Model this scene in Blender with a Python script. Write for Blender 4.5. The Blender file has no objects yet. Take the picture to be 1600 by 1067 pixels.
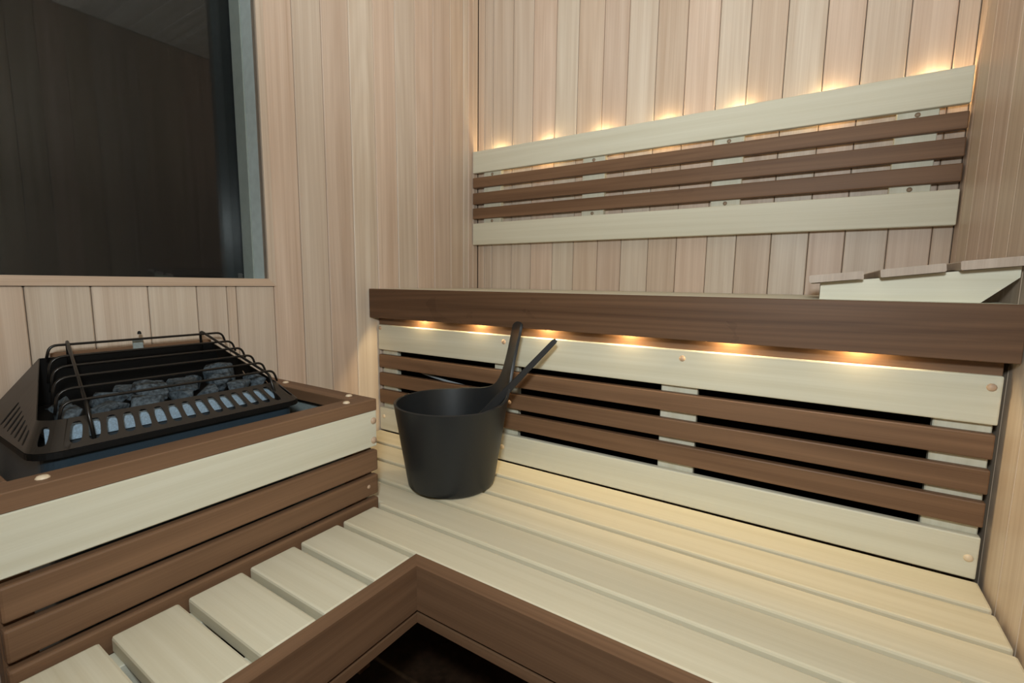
import bpy, bmesh, math, random
from mathutils import Vector, Matrix
random.seed(11)
SC = bpy.context.scene
COL = SC.collection

# ------------------------------------------------------------------ camera
YAW, PITCH, ROLL = -0.5708, 0.1235, 0.0122
fwd = Vector((math.sin(YAW)*math.cos(PITCH), math.cos(YAW)*math.cos(PITCH), -math.sin(PITCH)))
rgt = Vector((math.cos(YAW), -math.sin(YAW), 0.0))
upv = rgt.cross(fwd)
r2 = rgt*math.cos(ROLL) + upv*math.sin(ROLL)
u2 = -rgt*math.sin(ROLL) + upv*math.cos(ROLL)
cam_data = bpy.data.cameras.new('camera')
cam_data.sensor_width = 36.0
cam_data.lens = 36.0*736.27/1600.0
cam_data.clip_start = 0.02
cam = bpy.data.objects.new('camera', cam_data)
M = Matrix.Identity(4)
for i in range(3):
    M[i][0] = r2[i]; M[i][1] = u2[i]; M[i][2] = -fwd[i]
M[0][3], M[1][3], M[2][3] = 1.34, -1.7821, 0.9993
cam.matrix_world = M
COL.objects.link(cam)
SC.camera = cam

# ------------------------------------------------------------------ world, lights, exposure
wd = bpy.data.worlds.new('world'); SC.world = wd; wd.use_nodes = True
wd.node_tree.nodes['Background'].inputs[0].default_value = (0.6, 0.7, 0.8, 1)
wd.node_tree.nodes['Background'].inputs[1].default_value = 0.01
SC.view_settings.view_transform = 'Standard'
SC.view_settings.look = 'None'
SC.view_settings.exposure = 0.0
SC.view_settings.gamma = 1.0
SC.view_settings.use_curve_mapping = False

def area_light(name, loc, aim, size, power, color, sizey=None):
    l = bpy.data.lights.new(name, 'AREA'); l.energy = power; l.color = color; l.size = size
    if sizey: l.shape = 'RECTANGLE'; l.size_y = sizey
    o = bpy.data.objects.new(name, l); COL.objects.link(o); o.location = loc
    d = Vector(aim)-Vector(loc); o.rotation_euler = d.to_track_quat('-Z', 'Y').to_euler()
    return o
def spot_light(name, loc, aim, angle, blend, power, color, radius):
    l = bpy.data.lights.new(name, 'SPOT'); l.energy = power; l.color = color; l.shadow_soft_size = radius
    l.spot_size = math.radians(angle); l.spot_blend = blend
    o = bpy.data.objects.new(name, l); COL.objects.link(o); o.location = loc
    o.rotation_euler = (Vector(aim)-Vector(loc)).to_track_quat('-Z', 'Y').to_euler()
    return o
# the photographer's flash above the camera: a little straight ahead, most of it bounced off the ceiling
area_light('camera_flash', (1.34, -1.86, 1.30), (0.75, -0.55, 0.95), 0.12, 11.5, (0.88, 0.97, 1.0))
spot_light('bounce_flash', (1.30, -1.84, 1.36), (1.00, -0.92, 2.33), 112, 0.9, 74.0, (0.87, 0.96, 1.0), 0.06)

# ------------------------------------------------------------------ materials
def new_mat(name):
    m = bpy.data.materials.new(name); m.use_nodes = True
    nt = m.node_tree; b = nt.nodes['Principled BSDF']
    return m, nt, b
def lin(c):
    return tuple(((v/255.0)/12.92 if v <= 10 else (((v/255.0)+0.055)/1.055)**2.4) for v in c)
def wood(name, light, dark, axis, rough=0.5, var=0.12, fine=0.35, rings=0.35, spec=0.3, bump=0.06, knots=0.0):
    m, nt, b = new_mat(name); N = nt.nodes.new; L = nt.links.new
    tc = N('ShaderNodeTexCoord'); oi = N('ShaderNodeObjectInfo')
    mul = N('ShaderNodeVectorMath'); mul.operation = 'SCALE'; mul.inputs[0].default_value = (13.7, 7.9, 23.1)
    L(oi.outputs['Random'], mul.inputs['Scale'])
    add = N('ShaderNodeVectorMath'); add.operation = 'ADD'
    L(tc.outputs['Object'], add.inputs[0]); L(mul.outputs[0], add.inputs[1])
    def scaled(long, across):
        mp = N('ShaderNodeVectorMath'); mp.operation = 'MULTIPLY'
        s = [across]*3; s['XYZ'.index(axis)] = long
        mp.inputs[1].default_value = s
        L(add.outputs[0], mp.inputs[0]); return mp.outputs[0]
    def noise(vec, detail, dist=0.0):
        n = N('ShaderNodeTexNoise'); n.inputs['Scale'].default_value = 1.0
        n.inputs['Detail'].default_value = detail; n.inputs['Distortion'].default_value = dist
        L(vec, n.inputs['Vector']); return n.outputs['Fac']
    def math_(op, a, b2=None, c=None):
        n = N('ShaderNodeMath'); n.operation = op
        for i, v in enumerate((a, b2, c)):
            if v is None: continue
            if isinstance(v, (int, float)): n.inputs[i].default_value = v
            else: L(v, n.inputs[i])
        return n.outputs[0]
    broad = noise(scaled(0.7, 42.0), 3.0, 0.05)
    thin = noise(scaled(3.0, 380.0), 2.0)
    ring = math_('SINE', math_('MULTIPLY', noise(scaled(0.45, 8.0), 1.0, 0.1), 80.0))
    f = math_('MULTIPLY_ADD', ring, 0.16*rings, math_('MULTIPLY', broad, 0.75))
    f = math_('MULTIPLY_ADD', thin, fine, f)
    if knots > 0:
        blot = noise(scaled(5.0, 11.0), 4.0, 1.2)
        f = math_('MULTIPLY_ADD', math_('GREATER_THAN', blot, 0.68), -knots, f)
    cr = N('ShaderNodeValToRGB'); cr.color_ramp.elements[0].position = 0.25; cr.color_ramp.elements[1].position = 0.8
    cr.color_ramp.elements[0].color = (*lin(dark), 1); cr.color_ramp.elements[1].color = (*lin(light), 1)
    L(f, cr.inputs[0])
    # each piece of timber a little lighter or darker, and tinted by its own colour
    val = math_('MULTIPLY_ADD', oi.outputs['Random'], 2*var, 1-var)
    sc = N('ShaderNodeVectorMath'); sc.operation = 'SCALE'; L(cr.outputs[0], sc.inputs[0]); L(val, sc.inputs['Scale'])
    tint = N('ShaderNodeVectorMath'); tint.operation = 'MULTIPLY'; L(sc.outputs[0], tint.inputs[0]); L(oi.outputs['Color'], tint.inputs[1])
    L(tint.outputs[0], b.inputs['Base Color'])
    b.inputs['Roughness'].default_value = rough
    b.inputs['Specular IOR Level'].default_value = spec
    bp = N('ShaderNodeBump'); bp.inputs['Strength'].default_value = bump; bp.inputs['Distance'].default_value = 0.002
    L(f, bp.inputs['Height']); L(bp.outputs[0], b.inputs['Normal'])
    return m
def plain(name, col, rough=0.5, metal=0.0, spec=0.5, speck=0.0, scale=300.0, bump=0.0, col2=None):
    m, nt, b = new_mat(name); N = nt.nodes.new; L = nt.links.new
    b.inputs['Roughness'].default_value = rough; b.inputs['Metallic'].default_value = metal
    b.inputs['Specular IOR Level'].default_value = spec
    tc = N('ShaderNodeTexCoord'); n = N('ShaderNodeTexNoise'); n.inputs['Scale'].default_value = scale; n.inputs['Detail'].default_value = 4
    L(tc.outputs['Object'], n.inputs['Vector'])
    cr = N('ShaderNodeValToRGB'); c = lin(col); c2 = lin(col2) if col2 else tuple(min(1, v*(1+speck)) for v in c)
    cr.color_ramp.elements[0].color = (*[v*(1-speck*0.6) for v in c], 1); cr.color_ramp.elements[1].color = (*c2, 1)
    cr.color_ramp.elements[0].position = 0.35; cr.color_ramp.elements[1].position = 0.7
    L(n.outputs['Fac'], cr.inputs[0]); L(cr.outputs[0], b.inputs['Base Color'])
    if bump:
        bp = N('ShaderNodeBump'); bp.inputs['Strength'].default_value = bump; bp.inputs['Distance'].default_value = 0.002
        L(n.outputs['Fac'], bp.inputs['Height']); L(bp.outputs[0], b.inputs['Normal'])
    return m

CEDAR = dict(light=(220, 204, 186), dark=(189, 166, 144), rough=0.42, var=0.06, fine=0.45, rings=0.28, spec=0.35)
M_wallZ = wood('hemlock_upright', axis='Z', **CEDAR)
M_wallX = wood('hemlock_along_x', axis='X', **CEDAR)
M_wallY = wood('hemlock_along_y', axis='Y', **CEDAR)
PALE = dict(light=(228, 225, 206), dark=(208, 202, 178), rough=0.45, var=0.03, fine=0.25, rings=0.18, spec=0.3, bump=0.04)
M_paleX = wood('aspen_along_x', axis='X', **PALE)
M_paleY = wood('aspen_along_y', axis='Y', **PALE)
M_paleZ = wood('aspen_along_z', axis='Z', **PALE)
BROWN = dict(light=(136, 104, 78), dark=(98, 72, 52), rough=0.5, var=0.06, fine=0.3, rings=0.25, spec=0.3, knots=0.05)
M_brownX = wood('thermo_along_x', axis='X', **BROWN)
M_brownY = wood('thermo_along_y', axis='Y', **BROWN)
M_fascia = wood('thermo_fascia', axis='X', **{**BROWN, 'knots': 0.10, 'rings': 0.5})
M_brownZ = wood('thermo_along_z', axis='Z', **BROWN)
M_sub = plain('wall_backing', (70, 52, 38), 0.9)
M_floor = plain('dark_floor', (52, 38, 28), 0.35, speck=0.5, scale=60)
M_bucket = plain('black_bucket', (34, 36, 37), 0.42, spec=0.45, speck=0.15, scale=900)
M_ladle = plain('black_ladle', (36, 35, 34), 0.45, spec=0.4, speck=0.2, scale=500)
M_heater = plain('bronze_black_sheet', (50, 45, 40), 0.38, metal=0.3, spec=0.5, speck=0.12, scale=1200)
M_hbody = plain('slate_blue_enamel', (44, 58, 68), 0.45, spec=0.4, speck=0.2, scale=700)
M_black = plain('black_sheet', (14, 13, 12), 0.5, spec=0.3)
M_wire = plain('black_wire', (40, 37, 34), 0.3, metal=0.5, spec=0.6)
M_galv = plain('galvanised_plate', (176, 200, 218), 0.42, metal=0.35, speck=0.25, scale=420)  # bluish flash light is put into the base colour
M_shield = plain('grey_heat_shield', (150, 160, 158), 0.6, speck=0.15, scale=200)
M_stone = plain('blue_grey_stone', (46, 55, 62), 0.75, speck=0.5, scale=160, bump=0.35, col2=(92, 104, 112))
M_greyA = plain('grey_jamb', (196, 208, 206), 0.35, spec=0.5, speck=0.08, scale=40)
M_greyB = plain('grey_stop', (150, 160, 154), 0.4, spec=0.5, speck=0.08, scale=40)
M_cable = plain('grey_cable', (176, 182, 184), 0.4)
M_etch = plain('etched_stamp', (120, 120, 115), 0.7)
M_void = plain('void_shade', (22, 14, 10), 0.9, spec=0.1)  # near-black shade of the space under the bench, as a colour
M_dowel = plain('dowel_wood', (226, 206, 176), 0.45, speck=0.1, scale=60)
M_dowel2 = plain('rose_dowel', (188, 160, 134), 0.45, speck=0.1, scale=60)
M_dowel3 = plain('grey_dowel', (150, 128, 104), 0.45, speck=0.2, scale=60)
M_endgrain = wood('end_grain', (188, 172, 156), (160, 142, 126), 'Z', var=0.04, fine=0.5, rings=0.2)
def glass_mat():
    m, nt, b = new_mat('dark_window_glass')
    b.inputs['Base Color'].default_value = (0.55, 0.62, 0.60, 1); b.inputs['Roughness'].default_value = 0.015
    b.inputs['IOR'].default_value = 1.45; b.inputs['Transmission Weight'].default_value = 1.0
    return m
M_glass = glass_mat()
def led_mat():
    m, nt, b = new_mat('led_warm')
    b.inputs['Emission Color'].default_value = (1.0, 0.72, 0.36, 1); b.inputs['Emission Strength'].default_value = 6.0
    return m
M_led = led_mat()

# ------------------------------------------------------------------ builders
def root(name, loc, label=None, cat=None, group=None, kind=None):
    o = bpy.data.objects.new(name, None); o.empty_display_size = 0.05
    o.location = loc; COL.objects.link(o); tag(o, label, cat, group, kind); return o
def tag(o, label=None, cat=None, group=None, kind=None):
    if label: o['label'] = label
    if cat: o['category'] = cat
    if group: o['group'] = group
    if kind: o['kind'] = kind
    return o
def wloc(o):
    v = Vector(o.location)
    while o.parent: o = o.parent; v += o.location
    return v
def link(name, mesh, mat, center, parent=None):
    if mat and not mesh.materials: mesh.materials.append(mat)
    o = bpy.data.objects.new(name, mesh); COL.objects.link(o)
    if parent: o.parent = parent; o.location = Vector(center)-wloc(parent)
    else: o.location = center
    return o
CACHE = {}
def box_mesh(sx, sy, sz, bev, seg, mat, name):
    key = (round(sx, 5), round(sy, 5), round(sz, 5), bev, seg, mat.name)
    if key in CACHE: return CACHE[key]
    bm = bmesh.new(); bmesh.ops.create_cube(bm, size=1.0)
    for v in bm.verts: v.co = Vector((v.co.x*sx, v.co.y*sy, v.co.z*sz))
    if bev: bmesh.ops.bevel(bm, geom=bm.edges[:], offset=min(bev, 0.45*min(sx, sy, sz)), segments=seg, profile=0.5, affect='EDGES')
    me = bpy.data.meshes.new(name); bm.to_mesh(me); bm.free(); me.materials.append(mat)
    CACHE[key] = me; return me
def box(name, x0, x1, y0, y1, z0, z1, mat, parent=None, bev=0.0015, seg=1, tint=None):
    me = box_mesh(x1-x0, y1-y0, z1-z0, bev, seg, mat, name)
    o = link(name, me, mat, ((x0+x1)/2, (y0+y1)/2, (z0+z1)/2), parent)
    if tint: o.color = (*tint, 1) if len(tint) == 3 else tint
    return o
def mesh_obj(name, verts, faces, mat, parent=None, center=None, smooth=False):
    c = Vector(center) if center is not None else sum((Vector(v) for v in verts), Vector())/len(verts)
    me = bpy.data.meshes.new(name); me.from_pydata([tuple(Vector(v)-c) for v in verts], [], faces); me.update()
    bm = bmesh.new(); bm.from_mesh(me); bmesh.ops.recalc_face_normals(bm, faces=bm.faces[:]); bm.to_mesh(me); bm.free()
    if smooth:
        for p in me.polygons: p.use_smooth = True
    return link(name, me, mat, c, parent)
def fillet(pts, r, n=5):
    pts = [Vector(p) for p in pts]; out = [pts[0]]
    for i in range(1, len(pts)-1):
        a, b, c = pts[i-1], pts[i], pts[i+1]
        d1 = (a-b); d2 = (c-b); rr = min(r, d1.length*0.49, d2.length*0.49)
        p, q = b+d1.normalized()*rr, b+d2.normalized()*rr
        for k in range(n+1):
            t = k/n; out.append(p*(1-t)**2 + b*2*t*(1-t) + q*t*t)
    out.append(pts[-1]); return out
def tube(name, pts, r, mat, parent=None, seg=8, flat=None):
    pts = [Vector(p) for p in pts]; V = []; F = []
    t0 = (pts[1]-pts[0]).normalized()
    ref = Vector((0, 0, 1)) if abs(t0.z) < 0.9 else Vector((1, 0, 0))
    n = (ref-t0*ref.dot(t0)).normalized()
    for i, p in enumerate(pts):
        t = (pts[min(i+1, len(pts)-1)]-pts[max(i-1, 0)]).normalized()
        n = (n-t*n.dot(t)).normalized(); b = t.cross(n)
        for k in range(seg):
            a = 2*math.pi*k/seg; V.append(p+n*(r*math.cos(a))+b*(r*math.sin(a)))
    for i in range(len(pts)-1):
        for k in range(seg):
            F.append((i*seg+k, i*seg+(k+1) % seg, (i+1)*seg+(k+1) % seg, (i+1)*seg+k))
    F.append(tuple(range(seg))[::-1]); F.append(tuple((len(pts)-1)*seg+k for k in range(seg)))
    return mesh_obj(name, V, F, mat, parent, smooth=True)
def dowel(parent, p, nrm, r=0.0085, mat=None, h=0.004):
    """A low domed wooden plug on a board."""
    mat = mat or M_dowel; nrm = Vector(nrm).normalized()
    key = ('dowel', r, h, tuple(round(v, 3) for v in nrm), mat.name)
    if key not in CACHE:
        ref = Vector((0, 0, 1)) if abs(nrm.z) < 0.9 else Vector((1, 0, 0))
        u = nrm.cross(ref).normalized(); w = nrm.cross(u); V = []; F = []; S = 10
        rows = ((1.0, -0.3), (1.0, 0.15), (0.72, 0.75))
        for rr, hh in rows:
            for k in range(S):
                a = 2*math.pi*k/S; V.append(u*(r*rr*math.cos(a))+w*(r*rr*math.sin(a))+nrm*(h*hh))
        for i in range(2):
            for k in range(S): F.append((i*S+k, i*S+(k+1) % S, (i+1)*S+(k+1) % S, (i+1)*S+k))
        V.append(nrm*h)
        for k in range(S): F.append((2*S+k, 2*S+(k+1) % S, 3*S))
        me = bpy.data.meshes.new('dowel'); me.from_pydata([tuple(v) for v in V], [], F)
        for pl in me.polygons: pl.use_smooth = True
        me.materials.append(mat); CACHE[key] = me
    return link('dowel', CACHE[key], mat, p, parent)

def prism(name, pts2, z0, z1, mat, parent):
    n = len(pts2); V = [(x, y, z0) for x, y in pts2]+[(x, y, z1) for x, y in pts2]
    F = [tuple(range(n))[::-1], tuple(range(n, 2*n))]+[(i, (i+1) % n, n+(i+1) % n, n+i) for i in range(n)]
    return mesh_obj(name, V, F, mat, parent)
# ------------------------------------------------------------------ the room
W, CEIL, YF = 1.645, 2.33, -2.25
BT = 0.015
box('floor', -0.06, W+0.06, YF-0.06, 0.06, -0.05, 0.0, M_floor, bev=0)['kind'] = 'structure'
def wall(name, *b):
    o = box(name, *b, M_sub, bev=0); o['kind'] = 'structure'; return o
wall_back = wall('wall_back', -0.06, W+0.06, BT, 0.06, 0.0, CEIL)
wall_right = wall('wall_right', W+BT, W+0.06, YF-0.06, BT, 0.0, CEIL)
wall_front = box('wall_front', 0.0, W, YF-0.06, YF, 0.0, CEIL, M_wallZ, bev=0); wall_front['kind'] = 'structure'
ceiling = wall('ceiling', -0.06, W+0.06, YF-0.06, 0.06, CEIL+BT, CEIL+0.06)
G = 0.0009
def vboard(parent, a, b, side, z0=0.0, z1=CEIL, tint=None):
    if side == 'back': return box('board', a+G, b-G, 0.0, BT, z0, z1, M_wallZ, parent, bev=0.0022, tint=tint)
    if side == 'left': return box('board', -BT, 0.0, a+G, b-G, z0, z1, M_wallZ, parent, bev=0.0022, tint=tint)
    return box('board', W, W+BT, a+0.0007, b-0.0007, z0, z1, M_wallZ, parent, bev=0.0012, tint=tint)
P = (1.05, 1.07, 1.07); K = (1.03, 0.97, 0.95); T = (0.97, 0.92, 0.88); G0 = (1.0, 1.0, 1.0); PP = (1.1, 1.14, 1.14)
edges = [0.0, 0.036, 0.080, 0.1846, 0.2837, 0.3894, 0.4867, 0.5919, 0.6887, 0.7939, 0.8972, 1.0012, 1.0949, 1.1998, 1.3041, 1.3982, 1.5017, 1.6002, W]
tints = [T, G0, G0, G0, K, PP, T, K, P, T, K, P, T, P, K, G0, K, T]
for i in range(len(edges)-1): vboard(wall_back, edges[i], edges[i+1], 'back', tint=tints[i])
y = 0.0; k = 0
while y > YF+0.01:
    y2 = max(y-(0.06 if k == 0 else 0.1035), YF)
    vboard(wall_right, y2, y, 'right', tint=random.choice((G0, K, (1.0, 0.97, 0.92)))); y = y2; k += 1
y = 0.0
while y > YF+0.01:
    y2 = max(y-0.1035, YF)
    box('board', 0.0, W, y2+G, y-G, CEIL, CEIL+BT, M_wallX, ceiling, bev=0.0022, tint=random.choice(((1.08, 1.14, 1.2), (1.12, 1.18, 1.24), (1.02, 1.08, 1.14)))); y = y2
# left wall, with the window opening cut out of it
WY0, WY1, WZ0, WZ1 = -1.95, -1.008, 1.003, 2.06
def cut_wall():
    x0, x1 = -0.14, -BT
    ys = [YF-0.06, WY0-0.022, WY1+0.022, 0.06]; zs = [0.0, WZ0-0.022, WZ1+0.022, CEIL]
    bm = bmesh.new()
    for i in range(3):
        for j in range(3):
            if i == 1 and j == 1: continue
            r = bmesh.ops.create_cube(bm, size=1.0)
            for v in r['verts']:
                v.co = Vector((x0+(v.co.x+0.5)*(x1-x0), ys[i]+(v.co.y+0.5)*(ys[i+1]-ys[i]), zs[j]+(v.co.z+0.5)*(zs[j+1]-zs[j])))
    me = bpy.data.meshes.new('wall_left'); bm.to_mesh(me); bm.free()
    o = link('wall_left', me, M_sub, (0, 0, 0)); o['kind'] = 'structure'; return o
wall_left = cut_wall()
ledges = [0.0, -0.036, -0.070, -0.1047, -0.1914, -0.2950, -0.3944, -0.4954, -0.5946, -0.6970, -0.8001, -0.8970, -0.9900]
ltints = [T, K, G0, T, K, K, G0, K, P, K, G0, K]
for i in range(len(ledges)-1): vboard(wall_left, ledges[i+1], ledges[i], 'left', tint=ltints[i])
lows = [-0.9900, -1.0977, -1.1229, -1.1968, -1.3022, -1.4077, -1.5127, -1.618, -1.723, -1.828, -1.933, -2.04, -2.145, YF]
lt = [G0, T, G0, P, G0, P, T, K, G0, T, K, G0, K]
for i in range(len(lows)-1):
    if lows[i+1] > WY0-0.05:
        vboard(wall_left, lows[i+1], lows[i], 'left', 0.0, WZ0-0.022, tint=lt[i])
        vboard(wall_left, lows[i+1], lows[i], 'left', WZ1+0.022, CEIL, tint=lt[i])
    else:
        vboard(wall_left, lows[i+1], lows[i]if lows[i] < WY0-0.05 else WY0-0.022, 'left', tint=lt[i])
win = root('window_1', (0, (WY0+WY1)/2, WZ0), kind='structure')
GX = -0.122
box('jamb', -0.068, 0.0, WY1, WY1+0.018, WZ0-0.018, WZ1+0.018, M_greyA, win, bev=0.001)
box('jamb', -0.068, 0.0, WY0-0.018, WY0, WZ0-0.018, WZ1+0.018, M_greyA, win, bev=0.001)
box('jamb', -0.068, 0.0, WY0, WY1, WZ0-0.018, WZ0-0.001, M_greyA, win, bev=0.001)
box('jamb', -0.068, 0.0, WY0, WY1, WZ1, WZ1+0.018, M_greyA, win, bev=0.001)
box('glazing_stop', GX, -0.0685, WY1-0.003, WY1+0.018, WZ0-0.018, WZ1+0.018, M_greyB, win, bev=0.001)
box('glazing_stop', GX, -0.0685, WY0-0.018, WY0+0.003, WZ0-0.018, WZ1+0.018, M_greyB, win, bev=0.001)
box('glazing_stop', GX, -0.0685, WY0+0.003, WY1-0.003, WZ0-0.018, WZ0-0.001, M_greyB, win, bev=0.001)
box('glazing_stop', GX, -0.0685, WY0+0.003, WY1-0.003, WZ1-0.003, WZ1+0.018, M_greyB, win, bev=0.001)
pane = box('pane', GX-0.008, GX-0.0005, WY0-0.01, WY1+0.01, WZ0-0.012, WZ1+0.012, M_glass, win, bev=0)
for i in range(4):
    box('glass_stamp', GX-0.0004, GX, WY1-0.020, WY1-0.006-0.002*(i % 2), WZ0+0.003+0.0035*i, WZ0+0.0042+0.0035*i, M_etch, win, bev=0)
# mitred wooden casing round the opening
def casing(pts, mat):
    V = [(-BT-0.001, *p) for p in pts]+[(0.006, *p) for p in pts]
    return mesh_obj('casing', V, [(0, 1, 2, 3), (7, 6, 5, 4), (0, 4, 5, 1), (1, 5, 6, 2), (2, 6, 7, 3), (3, 7, 4, 0)], mat, win)
c = 0.021
A0, A1, A2, A3 = (WY0, WZ0), (WY1, WZ0), (WY1, WZ1), (WY0, WZ1)
B0, B1, B2, B3 = (WY0-c, WZ0-c), (WY1+c, WZ0-c), (WY1+c, WZ1+c), (WY0-c, WZ1+c)
casing((A0, A1, B1, B0), M_wallY).color = (0.95, 0.88, 0.82, 1); casing((A1, A2, B2, B1), M_wallZ); casing((A2, A3, B3, B2), M_wallY); casing((A3, A0, B0, B3), M_wallZ)

# ------------------------------------------------------------------ upper bench
ZU, ZUB, YU = 0.9732, 0.8717, -0.643
ub = root('upper_bench', (W/2, -0.3, ZUB), 'upper sauna bench with pale plank top and wide dark brown front board', 'bench')
box('fascia', 0.002, W-0.002, YU, YU+0.020, ZUB, ZU, M_fascia, ub, bev=0.0012, tint=(0.68, 0.64, 0.60))
yy = YU+0.0215
for i in range(6):
    y1 = yy+0.094 if i < 5 else -0.004
    box('plank', 0.003, W-0.003, yy, y1, ZU-0.026, ZU, M_paleX, ub, bev=0.004, seg=2); yy += 0.1035
box('ledge_board', 0.004, W-0.012, -0.600, -0.580, 0.840, ZU-0.027, M_brownX, ub, bev=0.001)
for x in (0.05, 0.55, 1.07, 1.59): box('bearer', x-0.02, x+0.02, -0.578, -0.002, ZU-0.075, ZU-0.0275, M_paleY, ub)

# ------------------------------------------------------------------ slatted skirt under the upper bench
YS = -0.608
sk = root('bench_skirt', (W/2, YS+0.01, 0.45), 'slatted panel under the upper bench, pale boards above and below three brown slats', 'panel')
skt = box('pale_board', 0.006, 1.634, YS, YS+0.018, 0.7526, 0.8438, M_paleX, sk, bev=0.003, seg=2)
for a, b in ((0.6876, 0.7352), (0.6204, 0.6675), (0.5559, 0.6047)):
    sks = box('slat', 0.006, 1.6335, YS, YS+0.018, a, b, M_brownX, sk, bev=0.003, seg=2)
skm = [c for c in sk.children if c.name.startswith('slat')][1]
skb = box('pale_board', 0.006, 1.6335, YS, YS+0.018, 0.452, 0.5365, M_paleX, sk, bev=0.003, seg=2)
for a, b in ((0.0085, 0.0818), (0.5105, 0.598), (1.026, 1.1136), (1.548, 1.632)):
    box('batten', a, b, YS+0.0185, YS+0.0385, 0.455, 0.838, M_paleZ, sk, bev=0.002, seg=1)
box('void_shade_panel', 0.006, 1.636, -0.502, -0.498, 0.455, 0.85, M_void, sk, bev=0)  # added dark sheet standing in for the shade behind the slats
for x, z in ((0.0167, 0.832), (0.5563, 0.8228), (1.0774, 0.8227), (1.619, 0.8222)): dowel(skt, (x, YS, z), (0, -1, 0), 0.0075, M_dowel2)
for x, z in ((0.0266, 0.504), (0.555, 0.4945), (1.6196, 0.4924)): dowel(skb, (x, YS, z), (0, -1, 0), 0.0075, M_dowel)
dowel(skm, (0.580, YS, 0.640), (0, -1, 0), 0.006, M_dowel2)

# ------------------------------------------------------------------ lower L-shaped bench
ZL = 0.45
lb = root('lower_bench', (0.9, -1.0, 0.32), 'lower L-shaped sauna bench of pale rounded planks with a brown front trim', 'bench')
PW, PP_, Y1 = 0.0926, 0.1066, -0.6085
for k in range(10):
    yf = Y1-k*PP_
    x0, x1 = (0.006, 1.637) if k < 3 else ((0.462, 1.637) if k < 5 else (0.462, 0.6935))
    if k == 3:
        pl = prism('plank', [(0.006, yf), (1.637, yf), (1.637, yf-PW), (0.462, yf-PW), (0.462, -1.0115), (0.006, -1.0115)], ZL-0.028, ZL, M_paleX, lb)
        bm = bmesh.new(); bm.from_mesh(pl.data); bmesh.ops.bevel(bm, geom=bm.edges[:], offset=0.0045, segments=2, profile=0.5, affect='EDGES'); bm.to_mesh(pl.data); bm.free()
        pl.color = (1.05, 0.99, 0.91, 1)  # tint carries the warm LED glow
        continue
    box('plank', x0, x1, max(yf-PW, -1.664), yf, ZL-0.028, ZL, M_paleX, lb, bev=0.0045, seg=2, tint=(1.05, 0.99, 0.91) if k < 5 else (1.02, 0.99, 0.95))  # main planks tinted warmer to imitate LED glow
XT, YT, TT = 0.6946, -1.1284, 0.030
# front trim, mitred in the inner corner
prism('front_trim', [(XT, YT), (W-0.003, YT), (W-0.003, YT-TT), (XT+TT, YT-TT)], 0.3565, ZL, M_brownX, lb)
prism('front_trim', [(XT, YT), (XT+TT, YT-TT), (XT+TT, -1.664), (XT, -1.664)], 0.3565, ZL, M_brownY, lb)
d = 0.003
prism('lower_strip', [(XT, YT), (W-0.003, YT), (W-0.003, YT-TT+d), (XT+TT-d, YT-TT+d)], 0.327, 0.3455, M_brownX, lb)
prism('lower_strip', [(XT, YT), (XT+TT-d, YT-TT+d), (XT+TT-d, -1.664), (XT, -1.664)], 0.327, 0.3455, M_brownY, lb)
for x in (0.08, 1.05, 1.60): box('bearer', x-0.022, x+0.022, -1.127, -0.612, 0.372, ZL-0.0285, M_paleY, lb)
box('bearer', 0.463, 0.505, -1.662, -0.612, 0.372, ZL-0.0285, M_paleY, lb)
box('bearer', 0.640, 0.6935, -1.662, -1.129, 0.372, ZL-0.0285, M_paleY, lb)
box('bearer', 0.53, W-0.003, -1.126, -1.084, 0.330, 0.3715, M_brownX, lb)
box('bearer', 0.01, W-0.003, -0.66, -0.625, 0.330, 0.3715, M_brownX, lb)
for x, y_ in ((1.60, -1.105), (0.03, -0.64), (1.60, -0.64)):
    box('leg', x-0.02, x+0.02, y_-0.018, y_+0.018, 0.0, 0.329 if y_ > -1.2 else 0.3715, M_brownZ, lb)

# ------------------------------------------------------------------ backrest on the back wall
YB = -0.045
br = root('backrest', (W/2, -0.02, 1.1681), 'wall backrest of two pale boards and three brown slats lit from behind', 'backrest')
box('pale_board', 0.005, 1.6405, YB, YB+0.020, 1.4826, 1.5753, M_paleX, br, bev=0.003, seg=2)
for a, b in ((1.4182, 1.4628), (1.3478, 1.3967), (1.2831, 1.3304)):
    box('slat', 0.005, 1.6405, YB, YB+0.020, a, b, M_brownX, br, bev=0.003, seg=2)
box('pale_board', 0.005, 1.6405, YB, YB+0.020, 1.1686, 1.2636, M_paleX, br, bev=0.003, seg=2)
for xc in (0.0976, 0.5765, 1.0564, 1.5364):
    bt = box('batten', xc-0.046, xc+0.046, YB+0.0205, -0.0005, 1.185, 1.525, M_paleZ, br, bev=0.002)
    dowel(bt, (xc, YB+0.0205, 1.4742), (0, -1, 0), 0.0068, M_dowel3)
    dowel(bt, (xc, YB+0.0205, 1.2736), (0, -1, 0), 0.0068, M_dowel3)

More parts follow.
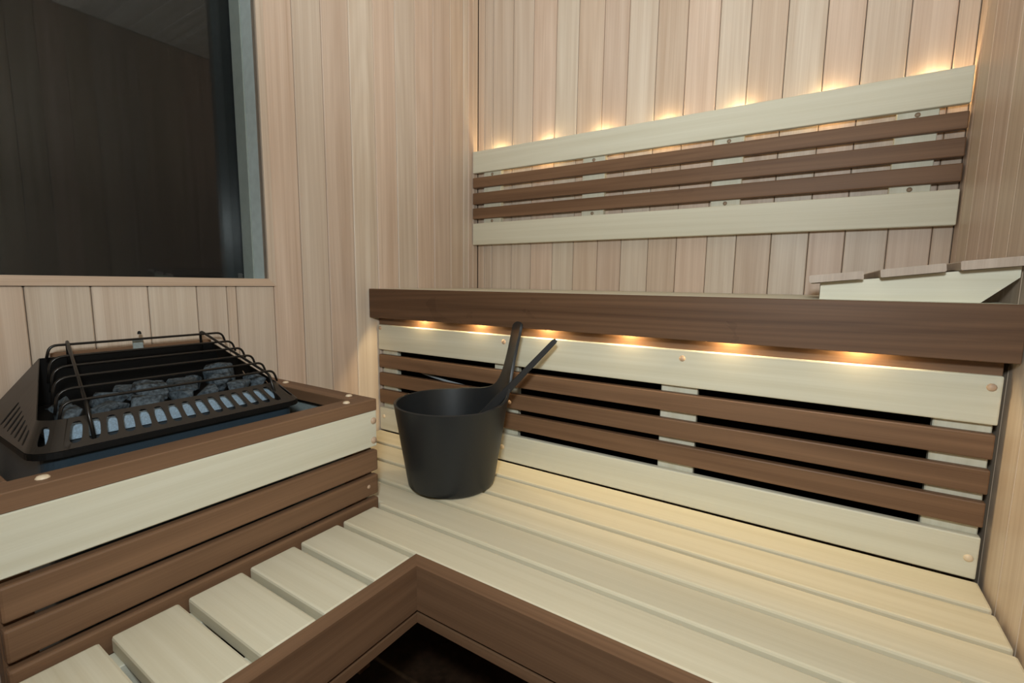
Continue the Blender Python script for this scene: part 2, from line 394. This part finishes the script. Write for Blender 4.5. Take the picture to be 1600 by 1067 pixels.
# ------------------------------------------------------------------ hidden strip lights
def led_strip(name, label, x0, x1, y0, y1, z0, z1, xs, lp, power, aim, kind='SPOT'):
    r = root(name, ((x0+x1)/2, (y0+y1)/2, z0), label, 'light', None)
    box('channel', x0, x1, y0, y1, z0, z1, M_shield, r, bev=0.0008)
    for x in xs:
        box('led', x-0.006, x+0.006, lp[0]-0.001, lp[0]+0.001, lp[1]-0.001, lp[1]+0.001, M_led, r, bev=0)
        l = bpy.data.lights.new('led_glow', kind); l.energy = power; l.color = (1.0, 0.75, 0.40); l.shadow_soft_size = 0.003
        if kind == 'SPOT': l.spot_size = math.radians(170); l.spot_blend = 0.4
        o = bpy.data.objects.new('led_glow', l); COL.objects.link(o); o.parent = r
        off = Vector(aim).normalized()*0.003
        o.location = Vector((x, lp[0], lp[1]))+off-r.location
        o.rotation_euler = Vector(aim).to_track_quat('-Z', 'Y').to_euler()
    return r
led_strip('led_light_strip', 'warm LED strip hidden behind the brown front board of the upper bench', 0.05, 1.60, -0.618, -0.606, 0.8945, 0.8995,
          [0.2277+0.2385*i for i in range(6)], (-0.612, 0.893), 1.15, aim=(0, 0.1, -1))
led_strip('led_light_strip', 'warm LED strip hidden behind the top board of the wall backrest', 0.06, 1.60, YB+0.0205, YB+0.0245, 1.546, 1.566,
          [0.1250+0.2400*i for i in range(7)], (YB+0.026, 1.554), 0.46, aim=(0, 1, 0), kind='POINT')

# ------------------------------------------------------------------ headrest on the upper bench
hr = root('headrest', (1.49, -0.42, ZU), 'wedge-shaped wooden headrest with three slats at the right end of the upper bench', 'headrest')
prof = [(1.345, 1.0082), (1.345, ZU+0.0003), (1.593, ZU+0.0003), (1.640, 1.020), (1.640, 1.0396), (1.552, 1.0304), (1.430, 1.0164)]
def side(y0, y1):
    n = len(prof); V = [(x, y0, z) for x, z in prof]+[(x, y1, z) for x, z in prof]
    F = [tuple(range(n)), tuple(range(n, 2*n))[::-1]]+[(i, n+i, n+(i+1) % n, (i+1) % n) for i in range(n)]
    return mesh_obj('side_panel', V, F, M_paleX, hr)
side(-0.590, -0.570); side(-0.270, -0.250)
def hslat(a, b, tz):
    (xa, za), (xb, zb) = a, b
    dx, dz = xb-xa, zb-za; l = math.hypot(dx, dz); nx, nz = -dz/l*tz, dx/l*tz; q = 0.002
    ex, ez = dx/l*q, dz/l*q
    sec = [(xa+ex, za+ez), (xb-ex, zb-ez), (xb+nx*0.12, zb+nz*0.12), (xb+nx*0.88, zb+nz*0.88), (xb+nx-ex, zb+nz-ez), (xa+nx+ex, za+nz+ez), (xa+nx*0.88, za+nz*0.88), (xa+nx*0.12, za+nz*0.12)]
    n = len(sec); V = [(x, -0.620, z) for x, z in sec]+[(x, -0.22, z) for x, z in sec]
    F = [tuple(range(n)), tuple(range(n, 2*n))[::-1]]+[(i, n+i, n+(i+1) % n, (i+1) % n) for i in range(n)]
    return mesh_obj('slat', V, F, M_endgrain, hr)
hslat((1.325, 1.0066), (1.4155, 1.0160), 0.0155)
hslat((1.4415, 1.0183), (1.5365, 1.0296), 0.0155)
hslat((1.5555, 1.0318), (1.6385, 1.0400), 0.0165)
box('cross_rail', 1.352, 1.366, -0.5695, -0.2705, ZU+0.0004, 0.994, M_brownY, hr, bev=0.001)

# ------------------------------------------------------------------ heater guard
GXo, YG, YE = 0.4546, -1.013, -1.662
hg = root('heater_guard', (0.25, -1.34, 0.0), 'slatted wooden fence round the sauna heater with brown top rail and one pale board', 'fence')
gr1 = box('top_rail', GXo-0.050, GXo, YE, YG, 0.6865, 0.7148, M_brownY, hg, bev=0.0015)
gr2 = box('top_rail', 0.002, GXo-0.0505, YG-0.050, YG, 0.6865, 0.7148, M_brownX, hg, bev=0.0015)
box('top_rail', 0.002, GXo-0.0505, YE, YE+0.030, 0.6865, 0.7148, M_brownX, hg, bev=0.0015)
gpb = box('pale_board', GXo-0.020, GXo-0.0005, YE, YG-0.001, 0.5965, 0.686, M_paleY, hg, bev=0.002)
for a, b in ((0.534, 0.5865), (0.4745, 0.524), (0.413, 0.464)):
    box('slat', GXo-0.019, GXo, YE, YG, a, b, M_brownY, hg, bev=0.004, seg=2)
for yy0, yy1, ys0, ys1 in ((YG-0.020, YG-0.001, YG-0.019, YG-0.001),):
    box('pale_board', 0.004, GXo-0.0205, yy0, yy1, 0.5965, 0.686, M_paleX, hg, bev=0.002)
    for a, b in ((0.534, 0.5865), (0.4745, 0.524)):
        box('slat', 0.004, GXo-0.0195, ys0, ys1, a, b, M_brownX, hg, bev=0.004, seg=2)
for xx, y_ in ((GXo-0.0395, YG-0.040), (GXo-0.0395, YE+0.018), (0.022, YG-0.040)):
    box('post', xx-0.018, xx+0.018, y_-0.018, y_+0.018, 0.0, 0.686, M_brownZ, hg, bev=0.002)
box('heat_shield', 0.045, GXo-0.058, YG-0.0265, YG-0.0215, 0.30, 0.6775, M_shield, hg, bev=0.001)
for p in ((0.430, -1.602, 0.7148), (0.430, -1.082, 0.7148), (0.378, -1.034, 0.7148), (0.108, -1.034, 0.7148)): dowel(gr1 if p[0] > 0.4 else gr2, p, (0, 0, 1), 0.0085, M_dowel, 0.0045)
for z in (0.662, 0.613): dowel(gpb, (GXo-0.0005, -1.024, z), (1, 0, 0), 0.0085, M_dowel2, 0.005)
dowel(hg, (GXo, -1.043, 0.500), (1, 0, 0), 0.005, M_dowel2, 0.0015)

# ------------------------------------------------------------------ electric heater
HC, TC = -1.366, -1.345
ht = root('sauna_heater', (0.18, HC, 0.25), 'black electric sauna heater with perforated rim and wire grille inside the wooden fence', 'heater')
ZB, ZT, ZK = 0.724, 0.764, 0.836
XF, XFT = 0.345, 0.297
HB, HT, HK = 0.229, 0.203, 0.163
RB, RT = 0.036, 0.030
def seg_side(sgn):
    def f(t):
        b = Vector((0.012+(XF-RB-0.012)*t, HC+sgn*HB, ZB))
        tt = Vector((0.030+(XFT-RT-0.030)*t, TC+(HC-TC)*t+sgn*(HK+(HT-HK)*t), ZK+(ZT-ZK)*t)); return b, tt
    return f
def seg_corner(sgn):
    def f(t):
        a = math.pi/2*t
        b = Vector((XF-RB+RB*math.sin(a), HC+sgn*(HB-RB+RB*math.cos(a)), ZB))
        tt = Vector((XFT-RT+RT*math.sin(a), HC+sgn*(HT-RT+RT*math.cos(a)), ZT)); return b, tt
    return f
def seg_front(t):
    y = lambda c0, h: c0-h+2*h*t
    return Vector((XF, y(HC, HB-RB), ZB)), Vector((XFT, y(HC, HT-RT), ZT))
def S(f, t, v):
    b, tt = f(t); return b.lerp(tt, v)
def sheet(name, f, cells, mat, parent, th=0.0016):
    """A bent sheet over t,v in [0,1]; each cell = (t0, t1, hole or None), hole = (tc, half t, v0, v1): a real rounded slot."""
    V = []; F = []
    def add(t, v): V.append(S(f, t, v)); return len(V)-1
    for t0, t1, hole in cells:
        if hole is None:
            q = [add(t0, 0), add(t1, 0), add(t1, 1), add(t0, 1)]; F.append(tuple(q)); continue
        tc, ht_, v0, v1 = hole; n = 20
        vc, hv = (v0+v1)/2, (v1-v0)/2
        inn = []; out = []
        for k in range(n):
            a = 2*math.pi*(k+0.5)/n; c_, s_ = math.cos(a), math.sin(a)
            e = 0.62
            inn.append(add(tc+ht_*math.copysign(abs(c_)**e, c_), vc+hv*math.copysign(abs(s_)**e, s_)))
            m_ = max(abs(c_), abs(s_)); px, py = c_/m_, s_/m_
            tx = t0+(t1-t0)*(px+1)/2; vy = (py+1)/2
            out.append(add(tx, vy))
        for k in range(n):
            k2 = (k+1) % n; F.append((out[k], out[k2], inn[k2], inn[k]))
        # corners of the cell
        for (tx, vy, k) in ((t1, 1, n//8-1+0), (t0, 1, 3*n//8-1+0), (t0, 0, 5*n//8), (t1, 0, 7*n//8)):
            pass
    o = mesh_obj(name, V, F, mat, parent)
    bm = bmesh.new(); bm.from_mesh(o.data); bmesh.ops.remove_doubles(bm, verts=bm.verts[:], dist=0.00005)
    bmesh.ops.recalc_face_normals(bm, faces=bm.faces[:]); bm.to_mesh(o.data); bm.free()
    md = o.modifiers.new('thickness', 'SOLIDIFY'); md.thickness = th; md.offset = 0.0
    return o
# front band: 15 oval holes one inch apart
fl = 2*(HB-RB); cells = []; nh = 15; pit = 0.0254; lead = (fl-nh*pit)/2/fl
cells.append((0, lead, None))
for i in range(nh):
    t0 = lead+i*pit/fl; t1 = t0+pit/fl
    cells.append((t0, t1, ((t0+t1)/2, 0.0086/fl, 0.16, 0.86)))
cells.append((1-lead, 1, None))
sheet('front_band', seg_front, cells, M_heater, ht)
for sg in (-1, 1):
    f = seg_corner(sg)
    cc = [(i/6*0.25, (i+1)/6*0.25, None) for i in range(6)]+[(0.25, 0.75, (0.5, 0.13, 0.2, 0.8))]+[(0.75+i/6*0.25, 0.75+(i+1)/6*0.25, None) for i in range(6)]
    sheet('corner_band', f, cc, M_heater, ht)
    sl = [(0, 0.34, None)]; n7 = 7
    for i in range(n7):
        t0 = 0.34+i*(0.63/n7); t1 = t0+0.63/n7
        sl.append((t0, t1, ((t0+t1)/2, 0.0060/0.297, 0.12, 0.55)))
    sl.append((0.97, 1.0, None))
    sheet('side_plate', seg_side(sg), sl, M_heater, ht)
# back plate, shade-black lip, body, inner plates
bk = [(0.012, HC-HB, ZB), (0.012, HC+HB, ZB), (0.030, TC+HK, ZK), (0.030, TC-HK, ZK)]
o = mesh_obj('back_plate', bk, [(0, 1, 2, 3)], M_black, ht); md = o.modifiers.new('thickness', 'SOLIDIFY'); md.thickness = 0.002
def rrect(x0, x1, h, r, n=6):
    pts = [(x0, HC-h), ]
    for k in range(n+1):
        a = -math.pi/2+math.pi/2*k/n; pts.append((x1-r+r*math.cos(a), HC-h+r+r*math.sin(a)))
    for k in range(n+1):
        a = math.pi/2*k/n; pts.append((x1-r+r*math.cos(a), HC+h-r+r*math.sin(a)))
    pts.append((x0, HC+h)); return pts
prism('rim_lip_shade', rrect(0.012, XF+0.0015, HB+0.0015, RB+0.001), 0.7135, 0.7232, M_black, ht)  # flange lip coloured black for the shadow under the band
prism('body', rrect(0.012, XF-0.012, HB-0.014, RB-0.008), 0.26, 0.713, M_hbody, ht)
box('stone_grate', 0.03, 0.283, HC-0.20, HC+0.20, 0.7350, 0.7395, M_black, ht, bev=0)
box('inner_plate', 0.2855, 0.2875, HC-0.2, HC+0.2, 0.7240, 0.7515, M_galv, ht, bev=0.0004)
box('mounting_board', 0.0005, 0.0115, HC-0.12, HC+0.19, 0.805, 0.8425, M_brownY, ht, bev=0.001)
# wire grille
for i, (x, z, yl, zl) in enumerate(((0.058, 0.8635, -1.5035, 0.8376), (0.105, 0.8455, -1.5145, 0.796), (0.150, 0.832, -1.522, 0.786), (0.195, 0.818, -1.532, 0.7715),
                                 (0.240, 0.804, -1.540, 0.762), (0.285, 0.790, -1.546, 0.758))):
    pts = [(x, yl, zl), (x, yl+0.006, z), (x, -1.171, z), (x, -1.163, z-0.026)]
    tube('grille_bar', fillet(pts, 0.022), 0.0026, M_wire, ht)
for yb_, yf_ in ((-1.466, -1.5115), (-1.213, -1.1868)):
    pts = [(0.040, yb_, 0.815), (0.040, yb_, 0.8705), (0.296, yf_, 0.7835), (0.3255, yf_-0.002, 0.728)]
    tube('cross_bar', fillet(pts, 0.011), 0.0030, M_wire, ht)
box('clip', 0.030, 0.034, -1.352, -1.332, 0.836, 0.8635, M_shield, ht, bev=0.001)
dowel(ht, (0.036, -1.339, 0.874), (0, 0, 1), 0.004, M_black, 0.006)

# ------------------------------------------------------------------ stones in the heater
def stone(label, x, y_, sx, sy, sz, seed, z0=0.7397):
    rr = random.Random(seed); bm = bmesh.new()
    sx, sy, sz = sx*1.12, sy*1.14, sz*1.05
    for k in range(15):
        v = Vector((rr.gauss(0, 1), rr.gauss(0, 1), rr.gauss(0, 1))).normalized()
        m_ = max(abs(v.x), abs(v.y), abs(v.z)); v = v*(0.62+0.38/m_*0.9)*rr.uniform(0.82, 1.0)
        bm.verts.new((v.x*sx, v.y*sy, v.z*sz))
    r = bmesh.ops.convex_hull(bm, input=bm.verts[:])
    bmesh.ops.delete(bm, geom=[g for g in r['geom_interior'] if isinstance(g, bmesh.types.BMVert)], context='VERTS')
    rot = Matrix.Rotation(rr.uniform(-0.5, 0.5), 4, 'Z') @ Matrix.Rotation(rr.uniform(-0.25, 0.25), 4, 'X')
    bmesh.ops.transform(bm, matrix=rot, verts=bm.verts[:])
    zm = min(v.co.z for v in bm.verts)
    bmesh.ops.bevel(bm, geom=bm.edges[:], offset=0.0012, segments=1, affect='EDGES')
    me = bpy.data.meshes.new('sauna_stone'); bm.to_mesh(me); bm.free()
    o = link('sauna_stone', me, M_stone, (x, y_, z0-zm)); tag(o, label, 'stone', 'stones in the sauna heater'); return o
stones = [
 ('blue-grey stone in the near left front corner of the heater', 0.244, -1.528, 0.034, 0.026, 0.018),
 ('dark stone behind the near left corner stone of the heater', 0.172, -1.505, 0.034, 0.028, 0.020),
 ('flat dark stone in the heater under the left cross wire', 0.248, -1.470, 0.032, 0.030, 0.020),
 ('humped stone behind the flat stone at the left of the heater', 0.176, -1.444, 0.034, 0.033, 0.026),
 ('low dark stone left of the middle in the heater front row', 0.255, -1.408, 0.027, 0.031, 0.020),
 ('large humped stone left of the middle of the heater', 0.190, -1.380, 0.036, 0.034, 0.030),
 ('small stone in the middle of the heater front row', 0.256, -1.350, 0.026, 0.026, 0.022),
 ('long pale-edged stone in the middle of the back row', 0.168, -1.313, 0.036, 0.036, 0.026),
 ('blocky stone right of the middle in the heater front row', 0.246, -1.300, 0.030, 0.025, 0.023),
 ('tall pointed stone rising at the right of the heater', 0.160, -1.230, 0.032, 0.036, 0.036),
 ('rough stone in front of the tall pointed stone', 0.212, -1.254, 0.024, 0.024, 0.026),
 ('flat stone in the front row near the right corner of the heater', 0.258, -1.240, 0.022, 0.033, 0.021),
 ('small dark stone behind the low stone left of the middle', 0.128, -1.400, 0.024, 0.026, 0.024),
 ('small blue-grey stone at the back between the two humped stones', 0.130, -1.345, 0.022, 0.022, 0.022),
 ('small stone at the back left of the tall pointed stone', 0.126, -1.272, 0.020, 0.020, 0.021),
 ('dark stone in the far right corner of the heater', 0.232, -1.187, 0.034, 0.022, 0.022),
]
for i, (lb_, x, y_, a, b, c_) in enumerate(stones): stone(lb_, x, y_, a, b, c_, 40+i)

# ------------------------------------------------------------------ bucket
def bucket():
    cx, cy, z0 = 0.528, -0.818, ZL+0.0004
    rb, rt, h0, hh = 0.117, 0.153, 0.229, 0.440
    th = math.radians(52); th_t = 0.0075
    ds = [0, 0.05, 0.10, 0.13, 0.15, 0.163, 0.168, 0.170, 0.176, 0.185, 0.20, 0.22, 0.25, 0.29, 0.34, 0.39, 0.48, 0.60, 0.74]
    while ds[-1] < math.pi-0.16: ds.append(ds[-1]+0.13)
    angs = [th+d_ for d_ in ds]+[th+math.pi]+[th-d_ for d_ in ds[:0:-1]]
    def H(d_):
        a = 0.170
        if d_ <= a: return hh-0.018*(1-math.sqrt(max(0, 1-(d_/a)**4)))
        return h0+(hh-0.030-h0)*math.exp(-((d_-a)/0.070)**0.55)*1.0 if d_ < 1.2 else h0
    def rad(z):
        r = rb+(rt-rb)*z/h0
        if z > h0: r += 0.010*((z-h0)/(hh-h0))
        return r
    NT = 18; V = []; F = []; n = len(angs)
    def ring_pt(a, r, z): return (cx+r*math.cos(a), cy+r*math.sin(a), z0+z)
    hs = [H(min(abs(a-th), 2*math.pi-abs(a-th))) for a in angs]
    base_r = ((0.0, rb-0.012), (0.0025, rb-0.004), (0.008, rb+0.001))
    for z, r in base_r: V += [ring_pt(a, r, z) for a in angs]
    for j in range(1, NT+1):
        t = j/NT; V += [ring_pt(a, rad(0.008+(h-0.008)*t), 0.008+(h-0.008)*t) for a, h in zip(angs, hs)]
    V += [ring_pt(a, rad(h)-th_t*0.5, h+0.002) for a, h in zip(angs, hs)]
    for j in range(NT, -1, -1):
        t = j/NT; V += [ring_pt(a, rad(0.010+(h-0.010)*t)-th_t, 0.010+(h-0.010)*t) for a, h in zip(angs, hs)]
    rows = len(V)//n
    for i in range(rows-1):
        for k in range(n): F.append((i*n+k, i*n+(k+1) % n, (i+1)*n+(k+1) % n, (i+1)*n+k))
    F.append(tuple(range(n))[::-1]); F.append(tuple((rows-1)*n+k for k in range(n)))
    o = mesh_obj('water_bucket', V, F, M_bucket, None, center=(cx, cy, z0), smooth=True)
    o.data.set_sharp_from_angle(angle=math.radians(50))
    return tag(o, 'black tapered water bucket with tall upright handle standing on the lower bench', 'bucket')
bucket()

# ------------------------------------------------------------------ ladle leaning in the bucket
def ladle():
    tip = Vector((0.766, -0.672, 0.851)); low = Vector((0.534, -0.802, 0.560))
    r = root('ladle', tuple(low), 'black flat-handled ladle leaning out of the water bucket', 'ladle')
    ax = (tip-low).normalized(); camd = (Vector((1.34, -1.78, 1.0))-tip).normalized()
    w = ax.cross(Vector((0.55, -0.8, 0.1))).normalized(); nrm = w.cross(ax).normalized()
    rows = [(0.0, 0.008, 0.003), (0.08, 0.010, 0.003), (0.25, 0.012, 0.003), (0.42, 0.0125, 0.0032), (0.55, 0.0095, 0.0034), (0.7, 0.0080, 0.0034), (0.9, 0.0072, 0.0034), (0.985, 0.0068, 0.0034), (1.0, 0.0048, 0.003)]
    V = []; F = []
    for t, hw, ht_ in rows:
        p = low.lerp(tip, t)
        for a, b in ((-1, -0.6), (-0.8, -1), (0.8, -1), (1, -0.6), (1, 0.6), (0.8, 1), (-0.8, 1), (-1, 0.6)): V.append(p+w*(hw*a)+nrm*(ht_*b))
    for i in range(len(rows)-1):
        for k in range(8): F.append((i*8+k, i*8+(k+1) % 8, (i+1)*8+(k+1) % 8, (i+1)*8+k))
    F.append(tuple(range(8))[::-1]); F.append(tuple((len(rows)-1)*8+k for k in range(8)))
    mesh_obj('handle', V, F, M_ladle, r)
    # scoop at the lower end
    V = []; F = []; n = 20; c0 = low-ax*0.005+Vector((-0.026, -0.008, -0.012))
    prof_ = [(0.002, -0.028), (0.018, -0.026), (0.028, -0.016), (0.032, 0.002), (0.032, 0.010), (0.030, 0.010), (0.030, 0.002), (0.026, -0.014), (0.016, -0.024), (0.002, -0.026)]
    for rr, z in prof_:
        for k in range(n):
            a = 2*math.pi*k/n; V.append(c0+Vector((rr*math.cos(a), rr*math.sin(a), z)))
    for i in range(len(prof_)-1):
        for k in range(n): F.append((i*n+k, i*n+(k+1) % n, (i+1)*n+(k+1) % n, (i+1)*n+k))
    mesh_obj('scoop', V, F, M_ladle, r, smooth=True)
ladle()

# ------------------------------------------------------------------ cable in the dark space behind the skirt
cb = tube('cable', fillet([(0.120, -0.560, 0.702), (0.165, -0.567, 0.6845), (0.200, -0.571, 0.6775), (0.236, -0.570, 0.6715), (0.290, -0.566, 0.663), (0.36, -0.545, 0.650), (0.44, -0.52, 0.63)], 0.02), 0.0042, M_cable, None)
tag(cb, 'thin grey cable in the dark gap behind the brown skirt slats', 'cable')
